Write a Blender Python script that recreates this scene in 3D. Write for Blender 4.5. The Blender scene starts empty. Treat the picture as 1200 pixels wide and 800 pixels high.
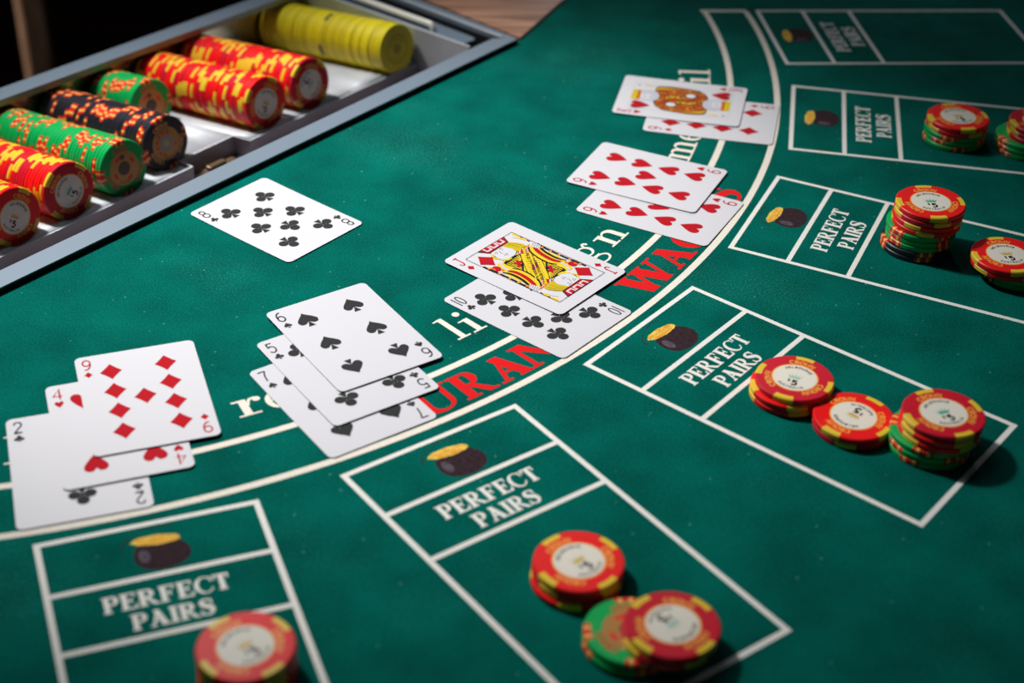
import bpy, bmesh, math, random
from mathutils import Matrix, Vector
PI = math.pi
R = math.radians
rnd = random.Random(7)
S = bpy.context.scene
COL = S.collection
TH = 0.76            # height of the felt above the floor, metres


def V(x, y, z=0.0):
    """table millimetres (felt at z = 0) to world metres"""
    return Vector((x / 1000, y / 1000, TH + z / 1000))


def lin(r, g, b):
    f = lambda c: (c / 255 / 12.92) if c / 255 <= 0.04045 else ((c / 255 + 0.055) / 1.055) ** 2.4
    return (f(r), f(g), f(b), 1)


# ------------------------------------------------------------------ camera
cam = bpy.data.cameras.new('camera')
co = bpy.data.objects.new('camera', cam)
COL.objects.link(co)
S.camera = co
cam.sensor_width = 36
cam.lens = 1890.9 / 1200 * 36
cam.clip_start = 0.01
pitch, roll = 0.594115, 0.0234619
Fw = Vector((0, math.cos(pitch), -math.sin(pitch)))
Rt = Vector((1, 0, 0))
Up = Vector((0, math.sin(pitch), math.cos(pitch)))
R2 = Rt * math.cos(roll) + Up * math.sin(roll)
U2 = -Rt * math.sin(roll) + Up * math.cos(roll)
M = Matrix((R2, U2, -Fw)).transposed().to_4x4()
M.translation = V(0, 0, 497.68)
co.matrix_world = M
cam.dof.use_dof = True
cam.dof.focus_distance = 0.945
cam.dof.aperture_fstop = 5.6

# ------------------------------------------------------------------ world, lamps, exposure
w = bpy.data.worlds.new('world')
S.world = w
w.use_nodes = True
w.node_tree.nodes['Background'].inputs[0].default_value = (0.55, 0.68, 0.85, 1)
w.node_tree.nodes['Background'].inputs[1].default_value = 0.018
S.view_settings.view_transform = 'Standard'
S.view_settings.look = 'None'
S.view_settings.gamma = 1
S.view_settings.exposure = 0.0


def aim(o, p):
    o.rotation_euler = (Vector(p) - o.location).to_track_quat('-Z', 'Y').to_euler()


def spot(name, loc, target, energy, size, blend, radius, color):
    l = bpy.data.lights.new(name, 'SPOT')
    l.energy, l.spot_size, l.spot_blend, l.shadow_soft_size, l.color = energy, R(size), blend, radius, color
    o = bpy.data.objects.new(name, l)
    COL.objects.link(o)
    o.location = loc
    aim(o, target)


def area(name, loc, target, energy, sx, sy, color):
    l = bpy.data.lights.new(name, 'AREA')
    l.shape, l.size, l.size_y, l.energy, l.color = 'RECTANGLE', sx, sy, energy, color
    o = bpy.data.objects.new(name, l)
    COL.objects.link(o)
    o.location = loc
    aim(o, target)


spot('key_lamp', V(-640, 1290, 1050), V(-105, 860), 112, 39, 1.0, 0.07, (1, 0.98, 0.95))
area('overhead_fill', V(-500, 1500, 1700), V(-150, 900), 4, 1.1, 0.7, (0.85, 0.93, 1))  # added soft fill from above, gives the tray metal something to reflect
spot('back_lamp', V(250, 2500, 420), V(150, 850), 9, 60, 1.0, 0.08, (1, 0.96, 0.92))
spot('post_fill', (-1.9, 1.4, 1.5), (-0.655, 2.03, 0.45), 170, 30, 0.6, 0.1, (1, 0.86, 0.74))  # added spot with no visible source, brightens the post behind the tray

# ------------------------------------------------------------------ helpers


def mat(name, rgb, rough=0.5, metal=0.0, spec=0.5, noise=None, bump=None, sheen=0.0, coat=0.0):
    """noise = (scale, other rgb, amount); bump = (scale, strength, distance in m)"""
    m = bpy.data.materials.new(name)
    m.use_nodes = True
    nt = m.node_tree
    b = nt.nodes['Principled BSDF']
    b.inputs['Base Color'].default_value = lin(*rgb)
    b.inputs['Roughness'].default_value = rough
    b.inputs['Metallic'].default_value = metal
    b.inputs['Specular IOR Level'].default_value = spec
    b.inputs['Coat Weight'].default_value = coat
    if sheen:
        b.inputs['Sheen Weight'].default_value = sheen
        b.inputs['Sheen Roughness'].default_value = 0.6
    if noise or bump:
        tc = nt.nodes.new('ShaderNodeTexCoord')
    if noise:
        n = nt.nodes.new('ShaderNodeTexNoise')
        n.inputs['Scale'].default_value = noise[0]
        n.inputs['Detail'].default_value = 5
        nt.links.new(tc.outputs['Object'], n.inputs['Vector'])
        mx = nt.nodes.new('ShaderNodeMix')
        mx.data_type = 'RGBA'
        mx.inputs['A'].default_value = lin(*rgb)
        mx.inputs['B'].default_value = lin(*noise[1])
        rp = nt.nodes.new('ShaderNodeMapRange')
        rp.inputs['From Min'].default_value = 0.35
        rp.inputs['From Max'].default_value = 0.68
        rp.inputs['To Max'].default_value = noise[2]
        nt.links.new(n.outputs['Fac'], rp.inputs['Value'])
        nt.links.new(rp.outputs['Result'], mx.inputs['Factor'])
        nt.links.new(mx.outputs['Result'], b.inputs['Base Color'])
    if bump:
        n2 = nt.nodes.new('ShaderNodeTexNoise')
        n2.inputs['Scale'].default_value = bump[0]
        n2.inputs['Detail'].default_value = 4
        nt.links.new(tc.outputs['Object'], n2.inputs['Vector'])
        bp = nt.nodes.new('ShaderNodeBump')
        bp.inputs['Strength'].default_value = bump[1]
        bp.inputs['Distance'].default_value = bump[2]
        nt.links.new(n2.outputs['Fac'], bp.inputs['Height'])
        nt.links.new(bp.outputs['Normal'], b.inputs['Normal'])
    return m


def felt_material():
    m = mat('green_felt', (0, 103, 90), 0.95, 0, 0.03, None, (1400, 0.5, 0.0006), 0.0)
    nt = m.node_tree
    b = nt.nodes['Principled BSDF']
    tc = nt.nodes.new('ShaderNodeTexCoord')
    big = nt.nodes.new('ShaderNodeTexNoise')
    big.inputs['Scale'].default_value = 26
    big.inputs['Detail'].default_value = 6
    fine = nt.nodes.new('ShaderNodeTexNoise')
    fine.inputs['Scale'].default_value = 900
    fine.inputs['Detail'].default_value = 3
    lint = nt.nodes.new('ShaderNodeTexVoronoi')
    lint.inputs['Scale'].default_value = 150
    for n in (big, fine, lint):
        nt.links.new(tc.outputs['Object'], n.inputs['Vector'])
    ad = nt.nodes.new('ShaderNodeMath')
    ad.operation = 'MULTIPLY_ADD'
    ad.inputs[1].default_value = 0.42
    nt.links.new(big.outputs['Fac'], ad.inputs[0])
    sc = nt.nodes.new('ShaderNodeMath')
    sc.operation = 'MULTIPLY'
    sc.inputs[1].default_value = 0.58
    nt.links.new(fine.outputs['Fac'], sc.inputs[0])
    nt.links.new(sc.outputs[0], ad.inputs[2])
    cr = nt.nodes.new('ShaderNodeValToRGB')
    cr.color_ramp.elements[0].position = 0.36
    cr.color_ramp.elements[0].color = lin(0, 72, 64)
    cr.color_ramp.elements[1].position = 0.64
    cr.color_ramp.elements[1].color = lin(0, 108, 96)
    nt.links.new(ad.outputs[0], cr.inputs[0])
    lt = nt.nodes.new('ShaderNodeValToRGB')          # a few pale specks of lint
    lt.color_ramp.elements[0].position = 0.05
    lt.color_ramp.elements[0].color = (1, 1, 1, 1)
    lt.color_ramp.elements[1].position = 0.1
    lt.color_ramp.elements[1].color = (0, 0, 0, 1)
    nt.links.new(lint.outputs['Distance'], lt.inputs[0])
    wn = nt.nodes.new('ShaderNodeMath')
    wn.operation = 'GREATER_THAN'
    wn.inputs[1].default_value = 0.78
    sep = nt.nodes.new('ShaderNodeSeparateColor')
    nt.links.new(lint.outputs['Color'], sep.inputs[0])
    nt.links.new(sep.outputs[0], wn.inputs[0])
    ml = nt.nodes.new('ShaderNodeMath')
    ml.operation = 'MULTIPLY'
    nt.links.new(lt.outputs[0], ml.inputs[0])
    nt.links.new(wn.outputs[0], ml.inputs[1])
    m2 = nt.nodes.new('ShaderNodeMath')
    m2.operation = 'MULTIPLY'
    m2.inputs[1].default_value = 0.45
    nt.links.new(ml.outputs[0], m2.inputs[0])
    mx = nt.nodes.new('ShaderNodeMix')
    mx.data_type = 'RGBA'
    mx.inputs['B'].default_value = lin(120, 190, 180)
    nt.links.new(m2.outputs[0], mx.inputs['Factor'])
    # pale rubbed patches in the nap
    sn = nt.nodes.new('ShaderNodeTexNoise')
    sn.inputs['Scale'].default_value = 7
    sn.inputs['Detail'].default_value = 3
    nt.links.new(tc.outputs['Object'], sn.inputs['Vector'])
    sr = nt.nodes.new('ShaderNodeMapRange')
    sr.inputs['From Min'].default_value = 0.56
    sr.inputs['From Max'].default_value = 0.72
    nt.links.new(sn.outputs['Fac'], sr.inputs['Value'])
    fr = nt.nodes.new('ShaderNodeMapRange')
    fr.inputs['From Min'].default_value = 0.5
    fr.inputs['From Max'].default_value = 0.66
    fr.inputs['To Max'].default_value = 0.32
    nt.links.new(fine.outputs['Fac'], fr.inputs['Value'])
    sm = nt.nodes.new('ShaderNodeMath')
    sm.operation = 'MULTIPLY'
    nt.links.new(sr.outputs[0], sm.inputs[0])
    nt.links.new(fr.outputs[0], sm.inputs[1])
    sx = nt.nodes.new('ShaderNodeMix')
    sx.data_type = 'RGBA'
    sx.inputs['B'].default_value = lin(70, 150, 132)
    nt.links.new(sm.outputs[0], sx.inputs['Factor'])
    nt.links.new(cr.outputs[0], sx.inputs['A'])
    nt.links.new(sx.outputs['Result'], mx.inputs['A'])
    nt.links.new(mx.outputs['Result'], b.inputs['Base Color'])
    return m


def wood_material(name, c1, c2, sx, sy):
    m = mat(name, c1, 0.42)
    nt = m.node_tree
    b = nt.nodes['Principled BSDF']
    tc = nt.nodes.new('ShaderNodeTexCoord')
    mp = nt.nodes.new('ShaderNodeMapping')
    mp.inputs['Scale'].default_value = (sx, sy, 20)
    mp.inputs['Rotation'].default_value = (0, 0, R(3))
    n = nt.nodes.new('ShaderNodeTexNoise')
    n.inputs['Scale'].default_value = 1
    n.inputs['Detail'].default_value = 7
    n.inputs['Distortion'].default_value = 0.7
    cr = nt.nodes.new('ShaderNodeValToRGB')
    cr.color_ramp.elements[0].position = 0.38
    cr.color_ramp.elements[0].color = lin(*c2)
    cr.color_ramp.elements[1].position = 0.62
    cr.color_ramp.elements[1].color = lin(*c1)
    nt.links.new(tc.outputs['Object'], mp.inputs[0])
    nt.links.new(mp.outputs[0], n.inputs['Vector'])
    nt.links.new(n.outputs['Fac'], cr.inputs[0])
    nt.links.new(cr.outputs[0], b.inputs['Base Color'])
    if 'floor' in name:
        b.inputs['Roughness'].default_value = 0.9
        b.inputs['Specular IOR Level'].default_value = 0.05
    return m


K = {
    'felt': felt_material(),
    'cream': mat('cream_print', (240, 233, 220), 0.9, 0, 0.1, (700, (205, 200, 186), 0.5), (1400, 0.4, 0.0004)),
    'white': mat('white_print', (240, 238, 232), 0.9, 0, 0.1, (700, (205, 208, 202), 0.5), (1400, 0.4, 0.0004)),
    'redprint': mat('red_print', (226, 28, 32), 0.9, 0, 0.1, (700, (200, 22, 26), 0.5), (1400, 0.4, 0.0004)),
    'potblack': mat('pot_black_print', (46, 34, 38), 0.9, 0, 0.05, (420, (62, 46, 52), 0.8)),
    'potglow': mat('pot_grey_print', (92, 84, 96), 0.9, 0, 0.1, (300, (60, 48, 52), 0.8)),
    'coin': mat('coin_yellow_print', (238, 202, 92), 0.9, 0, 0.1, (260, (206, 150, 40), 0.8)),
    'card': mat('card_paper', (208, 207, 213), 0.45, 0, 0.3),
    'cardred': mat('card_red_ink', (186, 16, 32), 0.75, 0, 0.08, (1500, (165, 20, 32), 0.6)),
    'cardblack': mat('card_black_ink', (38, 38, 40), 0.75, 0, 0.08, (1500, (66, 68, 68), 0.7)),
    'inkline': mat('card_black_line', (28, 26, 28), 0.75, 0, 0.08),
    'inkyellow': mat('card_yellow_ink', (226, 196, 44), 0.75, 0, 0.08),
    'inkolive': mat('card_hair_ink', (196, 172, 30), 0.75, 0, 0.08),
    'inkorange': mat('card_orange_ink', (214, 110, 34), 0.75, 0, 0.08),
    'inkdark': mat('card_dark_olive_ink', (138, 112, 30), 0.75, 0, 0.08),
    'cardedge': mat('card_cut_edge', (158, 154, 160), 0.7, 0, 0.1),
    'inkbrown': mat('card_brown_ink', (176, 102, 34), 0.75, 0, 0.08, (330, (120, 50, 24), 0.9)),
    'inkpurple': mat('card_purple_ink', (120, 30, 66), 0.75, 0, 0.08),
    'inkgrey': mat('card_grey_ink', (196, 196, 208), 0.75, 0, 0.08),
    'scarlet': mat('scarlet_clay', (243, 22, 24), 0.4, 0, 0.32, None, (900, 0.12, 0.0003)),
    'crimson': mat('crimson_clay', (208, 22, 46), 0.4, 0, 0.32, None, (900, 0.12, 0.0003)),
    'chipyellow': mat('yellow_clay', (238, 200, 52), 0.38),
    'green': mat('green_clay', (0, 172, 84), 0.4, 0, 0.32, None, (900, 0.12, 0.0003)),
    'black': mat('black_clay', (34, 34, 44), 0.36, 0, 0.45),
    'stripered': mat('red_stripe_clay', (224, 38, 26), 0.38),
    'stripeyel': mat('yellow_stripe_clay', (250, 190, 92), 0.38),
    'lemon': mat('lemon_clay', (224, 208, 28), 0.4),
    'lemontwo': mat('pale_lemon_clay', (206, 190, 26), 0.42),
    'lemondark': mat('dark_yellow_print', (176, 160, 24), 0.45),
    'inlay': mat('cream_inlay', (240, 234, 220), 0.32),
    'orange': mat('orange_gold_print', (252, 172, 66), 0.4),
    'bronze': mat('bronze_inlay', (190, 138, 74), 0.35, 0.25),
    'darkinlay': mat('dark_inlay_print', (84, 62, 50), 0.4),
    'silver': mat('silver_inlay_print', (150, 148, 160), 0.35),
    'teal': mat('teal_print', (40, 178, 150), 0.4),
    'palegreen': mat('pale_green_print', (164, 206, 184), 0.4),
    'gold': mat('gold_print', (214, 180, 74), 0.4),
    'ink': mat('black_print', (26, 24, 24), 0.4),
    'rim': mat('grey_painted_rim', (120, 135, 150), 0.4, 0.2),
    'alu': mat('brushed_aluminium', (200, 205, 212), 0.5, 0.25, 0.5, (60, (182, 187, 194), 0.6)),
    'mirror': mat('polished_back_plate', (210, 200, 180), 0.22, 1.0),
    'plate': mat('dark_grey_plate', (150, 143, 150), 0.5, 0.1),
    'dark': mat('black_gap', (6, 6, 7), 0.8),
    'chrome': mat('chrome', (244, 242, 234), 0.4, 0.3),
    'brass': mat('dull_brass', (122, 100, 78), 0.4, 0.7),
    'railwood': wood_material('rail_wood', (196, 146, 116), (126, 78, 54), 9, 190),
    'postwood': wood_material('post_wood', (150, 122, 102), (122, 96, 78), 60, 60),
    'floor': wood_material('dark_floor', (46, 26, 14), (26, 15, 9), 4, 40),
}


def link(name, me, parent=None, loc=None):
    o = bpy.data.objects.new(name, me)
    COL.objects.link(o)
    if parent is not None:
        o.parent = parent
    if loc is not None:
        o.location = loc
    return o


def mesh(name, verts, faces, mats, idx=None, smooth=False):
    me = bpy.data.meshes.new(name)
    me.from_pydata([tuple(v) for v in verts], [], faces)
    for m in mats:
        me.materials.append(K[m])
    if idx:
        me.polygons.foreach_set('material_index', idx)
    if smooth:
        me.polygons.foreach_set('use_smooth', [True] * len(faces))
        me.set_sharp_from_angle(angle=R(35))
    me.update()
    return me


def thing(name, label, cat, loc=(0, 0, 0), group=None, data=None):
    o = link(name, data, None, loc)
    o['label'] = label
    o['category'] = cat
    if group:
        o['group'] = group
    return o


# ---------- flat print: polygons in mm -> one mesh per call
def area2(p):
    return sum(p[i][0] * p[(i + 1) % len(p)][1] - p[(i + 1) % len(p)][0] * p[i][1] for i in range(len(p)))


def flat(name, layers, f=None, step=0.004, z=0.0):
    """layers: list of (material, [polygon, ...]) from the bottom up; f maps (x, y) mm to (x, y, z) mm.
    Pieces that overlap get a hair's breadth of height between them, as thick as ink"""
    vs, fs, mi, ms = [], [], [], []
    below = []
    for m, polys in layers:
        if m not in ms:
            ms.append(m)
        mine = []
        for p in polys:
            if abs(area2(p)) < 1e-9:
                continue
            xs, ys = [a[0] for a in p], [a[1] for a in p]
            bb = (min(xs) + 1e-4, min(ys) + 1e-4, max(xs) - 1e-4, max(ys) - 1e-4)
            k = max([c[4] + 1 for c in below if bb[0] < c[2] and c[0] < bb[2] and bb[1] < c[3] and c[1] < bb[3]], default=0)
            taken = {c[4] for c in mine if bb[0] < c[2] and c[0] < bb[2] and bb[1] < c[3] and c[1] < bb[3]}
            while k in taken:
                k += 1
            mine.append((*bb, k))
            q = [f(*a) if f else (a[0], a[1], 0) for a in p]
            if area2(q) < 0:
                q = q[::-1]
            fs.append(list(range(len(vs), len(vs) + len(q))))
            vs += [(a[0] / 1000, a[1] / 1000, (a[2] + z + k * step) / 1000) for a in q]
            mi.append(ms.index(m))
        below += mine
    return mesh(name, vs, fs, ms, mi)


def rect(x0, y0, x1, y1):
    return [(x0, y0), (x1, y0), (x1, y1), (x0, y1)]


def band(cx, cy, ro, so, ri, si, a0, a1, n=14, cxi=None):
    cxi = cx if cxi is None else cxi
    out = []
    for i in range(n):
        a, b = R(a0 + (a1 - a0) * i / n), R(a0 + (a1 - a0) * (i + 1) / n)
        out.append([(cx + ro * math.cos(a), cy + so * math.sin(a)), (cx + ro * math.cos(b), cy + so * math.sin(b)),
                    (cxi + ri * math.cos(b), cy + si * math.sin(b)), (cxi + ri * math.cos(a), cy + si * math.sin(a))])
    return out


def disc(cx, cy, r, s=None, n=28):
    s = r if s is None else s
    return [(cx + r * math.cos(2 * PI * i / n), cy + s * math.sin(2 * PI * i / n)) for i in range(n)]


def bez(p, n=10):
    """smooth open curve through the points (Catmull-Rom)"""
    out = []
    q = [p[0]] + list(p) + [p[-1]]
    for i in range(1, len(q) - 2):
        a, b, c, d = q[i - 1:i + 3]
        for j in range(n):
            t = j / n
            out.append(tuple(0.5 * (2 * b[k] + (c[k] - a[k]) * t + (2 * a[k] - 5 * b[k] + 4 * c[k] - d[k]) * t * t
                                    + (3 * b[k] - a[k] - 3 * c[k] + d[k]) * t ** 3) for k in (0, 1)))
    out.append(tuple(p[-1]))
    return out


def stroke(pts, wd):
    """a line of constant or per-point width as quads with mitred joints"""
    n = len(pts)
    ws = wd if isinstance(wd, (list, tuple)) else [wd] * n
    if len(ws) != n:
        ws = [ws[0] + (0) for _ in range(n)] if len(ws) == 1 else [
            ws[min(int(i / (n - 1) * (len(ws) - 1)), len(ws) - 2)] * (1 - (i / (n - 1) * (len(ws) - 1) - min(int(i / (n - 1) * (len(ws) - 1)), len(ws) - 2)))
            + ws[min(int(i / (n - 1) * (len(ws) - 1)), len(ws) - 2) + 1] * (i / (n - 1) * (len(ws) - 1) - min(int(i / (n - 1) * (len(ws) - 1)), len(ws) - 2))
            for i in range(n)]
    L, Rr = [], []
    for i in range(n):
        a, b = pts[max(i - 1, 0)], pts[min(i + 1, n - 1)]
        dx, dy = b[0] - a[0], b[1] - a[1]
        d = math.hypot(dx, dy) or 1
        k = 1.0
        if 0 < i < n - 1:
            e1 = (pts[i][0] - a[0], pts[i][1] - a[1])
            m1 = math.hypot(*e1) or 1
            k = 1 / max(0.55, abs((e1[0] * dx + e1[1] * dy) / m1 / d))
        nx, ny = -dy / d * ws[i] / 2 * k, dx / d * ws[i] / 2 * k
        L.append((pts[i][0] + nx, pts[i][1] + ny))
        Rr.append((pts[i][0] - nx, pts[i][1] - ny))
    return [[L[i], L[i + 1], Rr[i + 1], Rr[i]] for i in range(n - 1)]


def arcpts(cx, cy, rx, ry, a0, a1, n=12):
    return [(cx + rx * math.cos(R(a0 + (a1 - a0) * i / n)), cy + ry * math.sin(R(a0 + (a1 - a0) * i / n))) for i in range(n + 1)]


def thin_glyph(c, wd):
    """sans glyph, height 1, strokes of width wd: (polygons, advance)"""
    A = arcpts
    G = {
        '0': ([A(.3, .5, .26, .48, 90, 450, 24)], .6), '1': ([[(.12, 0), (.12, 1)]], .24),
        '2': ([bez([(.06, .74), (.12, .93), (.32, .98), (.52, .86), (.5, .62), (.28, .34), (.05, .03)]) + [(.58, .03)]], .64),
        '4': ([[(.46, 0), (.46, .98), (.03, .3), (.62, .3)]], .66),
        '5': ([[(.54, .97), (.14, .97), (.09, .55)] + bez([(.09, .55), (.3, .64), (.52, .52), (.56, .3), (.42, .06), (.2, .03), (.04, .16)])], .62),
        '6': ([A(.31, .3, .26, .28, 0, 360, 22), bez([(.06, .36), (.08, .62), (.24, .9), (.5, .98)])], .62),
        '9': ([A(.31, .7, .26, .28, 0, 360, 22), bez([(.56, .64), (.54, .38), (.38, .1), (.12, .02)])], .62),
        '7': ([[(.03, .97), (.57, .97)] + bez([(.57, .97), (.36, .56), (.24, 0)])], .6),
        '8': ([A(.31, .74, .21, .23, 0, 360, 22), A(.31, .27, .27, .26, 0, 360, 22)], .62),
        'J': ([[(.22, .97), (.62, .97)], [(.46, .97), (.46, .3)] + A(.26, .3, .2, .28, 0, -175, 10)], .68),
        'K': ([[(.1, 0), (.1, 1)], [(.56, 1), (.12, .42)], [(.26, .6), (.6, 0)], [(0, .98), (.22, .98)], [(0, .02), (.22, .02)], [(.42, .98), (.66, .98)], [(.46, .02), (.7, .02)]], .7),
        'C': ([A(.42, .5, .36, .46, 45, 315, 16)], .8), 'R': ([[(.1, 0), (.1, 1)], [(.1, .96), (.4, .96)] + A(.4, .73, .22, .23, 90, -90, 10) + [(.1, .5)], [(.36, .5), (.66, 0)]], .74),
        'O': ([A(.44, .5, .38, .46, 0, 360, 22)], .9), 'W': ([[(0, 1), (.26, 0), (.48, .9), (.7, 0), (.96, 1)]], 1.0),
        'N': ([[(.1, 0), (.1, 1), (.66, 0), (.66, 1)]], .8), 'M': ([[(.08, 0), (.12, 1), (.42, .2), (.72, 1), (.76, 0)]], .88),
        'E': ([[(.56, .96), (.1, .96), (.1, .04), (.58, .04)], [(.1, .52), (.5, .52)]], .68), 'L': ([[(.1, 1), (.1, .04), (.55, .04)]], .64),
        'B': ([[(.1, 0), (.1, 1)], [(.1, .96), (.36, .96)] + A(.36, .75, .2, .21, 90, -90, 8) + [(.1, .54)], [(.36, .54)] + A(.38, .28, .24, .25, 90, -90, 8) + [(.1, .03)]], .72),
        'U': ([[(.1, 1), (.1, .3)] + A(.38, .3, .28, .27, 180, 360, 10) + [(.66, 1)]], .8), 'A': ([[(0, 0), (.36, 1), (.72, 0)], [(.14, .34), (.58, .34)]], .76),
        'S': ([bez([(.54, .82), (.36, .97), (.12, .86), (.14, .64), (.44, .44), (.54, .22), (.34, .03), (.06, .16)])], .66),
        'T': ([[(0, .96), (.64, .96)], [(.32, .96), (.32, 0)]], .68), 'I': ([[(.1, 0), (.1, 1)]], .26),
        '$': ([bez([(.54, .8), (.36, .93), (.12, .82), (.14, .62), (.44, .44), (.54, .24), (.34, .07), (.06, .18)]), [(.32, -.08), (.32, 1.08)]], .66),
    }
    ls, adv = G[c]
    out = []
    for l in ls:
        out += stroke(l, wd)
    return out, adv


def serif_glyph(c, St=.22, h=.075, e=.09, sh=.065):
    """roman glyph, cap height 1 (lower case: x-height .62, ascender 1): (polygons, width)"""
    P = []

    def stem(x, y0=0, y1=1, s=St, top=True, bot=True, tl=True, tr=True):
        P.append(rect(x, y0, x + s, y1))
        if bot:
            P.append(rect(x - e, y0, x + s + e, y0 + sh))
        if top:
            P.append(rect(x - (e if tl else 0), y1 - sh, x + s + (e if tr else 0), y1))

    def diag(x0, y0, x1, y1, s):
        P.append([(x0 - s / 2, y0), (x0 + s / 2, y0), (x1 + s / 2, y1), (x1 - s / 2, y1)])

    def bowl(x0, y0, y1, xm, s=St):
        r, q = (y1 - y0) / 2, x0 + (xm - x0) * .35
        P.append(rect(x0, y1 - h, q, y1))
        P.append(rect(x0, y0, q, y0 + h))
        P.extend(band(q, (y0 + y1) / 2, xm - q, r, xm - q - s * .92, r - h, -90, 90, 14))
    if c == 'P':
        stem(e, tr=False); bowl(e + St, .44, 1, .72); W = .74
    elif c == 'R':
        stem(e, tr=False); bowl(e + St, .46, 1, .72)
        P.append([(e + St, .46), (e + St + .16, .5), (.88 - .06, sh * .9), (.88 + .02, 0), (.64, 0)])
        P.append(rect(.64, 0, .92, sh)); W = .9
    elif c in 'EF':
        stem(e, tr=False, bot=True)
        P.append(rect(e, 1 - h, .68, 1)); P.append([(.61, .74), (.68, .74), (.68, 1), (.58, 1)])
        P.append(rect(e, .48, .5, .48 + h)); P.append(rect(.46, .36, .53, .67))
        if c == 'E':
            P.append(rect(e, 0, .7, h)); P.append([(.58, 0), (.7, 0), (.74, .29), (.67, .29)])
        W = .74
    elif c == 'C' or c == 'G':
        P.extend(band(.46, .5, .46, .52, .30, .445, 48, 312, 22, .5))
        P.append(rect(.72, .66, .79, .98)); 
        if c == 'C':
            P.append([(.72, .16), (.83, .2), (.8, .28), (.72, .26)]); W = .82
        else:
            P.append(rect(.66, .06, .66 + St, .44)); P.append(rect(.58, .44 - sh, .96, .44)); W = .94
    elif c == 'T':
        stem(.26, top=False); P.append(rect(.02, 1 - h, .72, 1))
        P.append([(.02, .7), (.09, .7), (.14, 1), (.02, 1)]); P.append([(.65, .7), (.72, .7), (.72, 1), (.6, 1)]); W = .74
    elif c == 'A':
        diag(.14, 0, .44, 1, h * 1.2); diag(.70, 0, .38, 1.0, St * 1.12)
        P.append(rect(.22, .29, .62, .29 + h)); P.append(rect(0, 0, .3, sh)); P.append(rect(.5, 0, .92, sh)); W = .9
    elif c == 'I':
        stem(e); W = 2 * e + St
    elif c == 'S':
        c1 = bez([(.56, .80), (.47, .94), (.3, .965), (.14, .87), (.13, .70), (.3, .57), (.5, .45), (.55, .27), (.44, .07), (.26, .035), (.1, .13), (.06, .24)], 7)
        P.extend(stroke(c1, [h * .8, h, h, St * .8, St * .95, St * 1.1, St * 1.1, St * .95, h * 1.2, h, h, h * .8]))
        P.append(rect(.54, .66, .61, .98)); P.append(rect(.02, .02, .09, .34)); W = .68
    elif c == 'U':
        stem(e, .3, 1, bot=False); stem(.66, .3, 1, h * 1.15, bot=False)
        P.extend(band((e + .66 + h * 1.15) / 2, .3, (.66 + h * 1.15 - e) / 2, .32, (.66 - e - St) / 2, .24, 180, 360, 16, (e + St + .66) / 2)); W = .86
    elif c == 'N':
        stem(e, s=h * 1.2, top=False); P.append(rect(0, 1 - sh, e + .1, 1))
        P.append([(e - .04, 1), (e + St + .02, 1), (.78, .0), (.78 - h, .0)])
        stem(.78 - h * 1.2, s=h * 1.2, bot=False); W = .9
    elif c == 'W':
        diag(.36, 0, .17, 1, St * 1.02); diag(.38, 0, .56, .98, h); diag(.80, 0, .60, 1, St * 1.02); diag(.82, 0, 1.03, 1, h)
        P.append(rect(0, 1 - sh, .36, 1)); P.append(rect(.42, 1 - sh, .8, 1)); P.append(rect(.9, 1 - sh, 1.16, 1)); W = 1.16
    elif c == 'l':
        s = St * .78
        P.append(rect(.12, 0, .12 + s, 1)); P.append(rect(.0, 0, .24 + s, sh)); P.append([(-.02, .93), (.12, .955), (.12, 1), (-.02, .97)])
        P.append([(-.02, .93), (.16, .93), (.12 + s, 1), (-.02, .975)]); W = .24 + s
    elif c == 'i':
        s = St * .78
        P.append(rect(.12, 0, .12 + s, .62)); P.append(rect(0, 0, .24 + s, sh)); P.append([(-.02, .555), (.16, .55), (.12 + s, .62), (-.02, .6)])
        P.append(disc(.1 + s / 2, .9, .095)); W = .24 + s
    elif c == 'r':
        s = St * .85
        P.append(rect(.12, 0, .12 + s, .62)); P.append(rect(0, 0, .3 + s, sh)); P.append([(-.02, .56), (.16, .55), (.12 + s, .62), (-.02, .62)])
        P.extend(stroke(bez([(.12 + s, .36), (.36, .56), (.5, .585)]), [.05, .07, .1])); P.append(disc(.51, .53, .085)); W = .58
    elif c == 'e':
        P.extend(band(.3, .31, .3, .33, .15, .26, 0, 318, 24)); P.append(rect(.14, .3, .59, .36)); P.append([(.45, .3), (.6, .3), (.595, .36), (.44, .4)]); W = .62
    elif c in 'nm':
        s = St * .74
        xs = [.1, .5] if c == 'n' else [.1, .46, .82]
        for k, x in enumerate(xs):
            P.append(rect(x, 0, x + s, .62 if k == 0 else .42)); P.append(rect(x - .1, 0, x + s + .1, sh))
            if k:
                x0 = xs[k - 1] + s
                P.extend(band((x0 + x + s) / 2 - .02, .42, (x + s - x0) / 2 + .02, .215, (x - x0) / 2, .14, 0, 180, 12, (x0 + x) / 2))
        P.append([(-.04, .555), (.12, .55), (.1 + s, .62), (-.04, .61)]); W = xs[-1] + s + .1
    elif c == 'g':
        P.extend(band(.28, .42, .26, .22, .155, .165, 0, 360, 22)); P.extend(band(.28, -.1, .3, .19, .22, .13, 0, 360, 22))
        P.extend(stroke(bez([(.14, .25), (.06, .15), (.16, .08), (.42, .07)]), .085)); P.extend(stroke(bez([(.44, .58), (.52, .68), (.62, .66)]), .07)); P.append(disc(.61, .62, .05)); W = .66
    return P, W


def text_line(s, size, kern=.05, **kw):
    x, out = 0, []
    for ch in s:
        p, wd = serif_glyph(ch, **kw)
        out += [[((a + x) * size, b * size) for a, b in q] for q in p]
        x += wd + kern
    return out, (x - kern) * size


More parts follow.
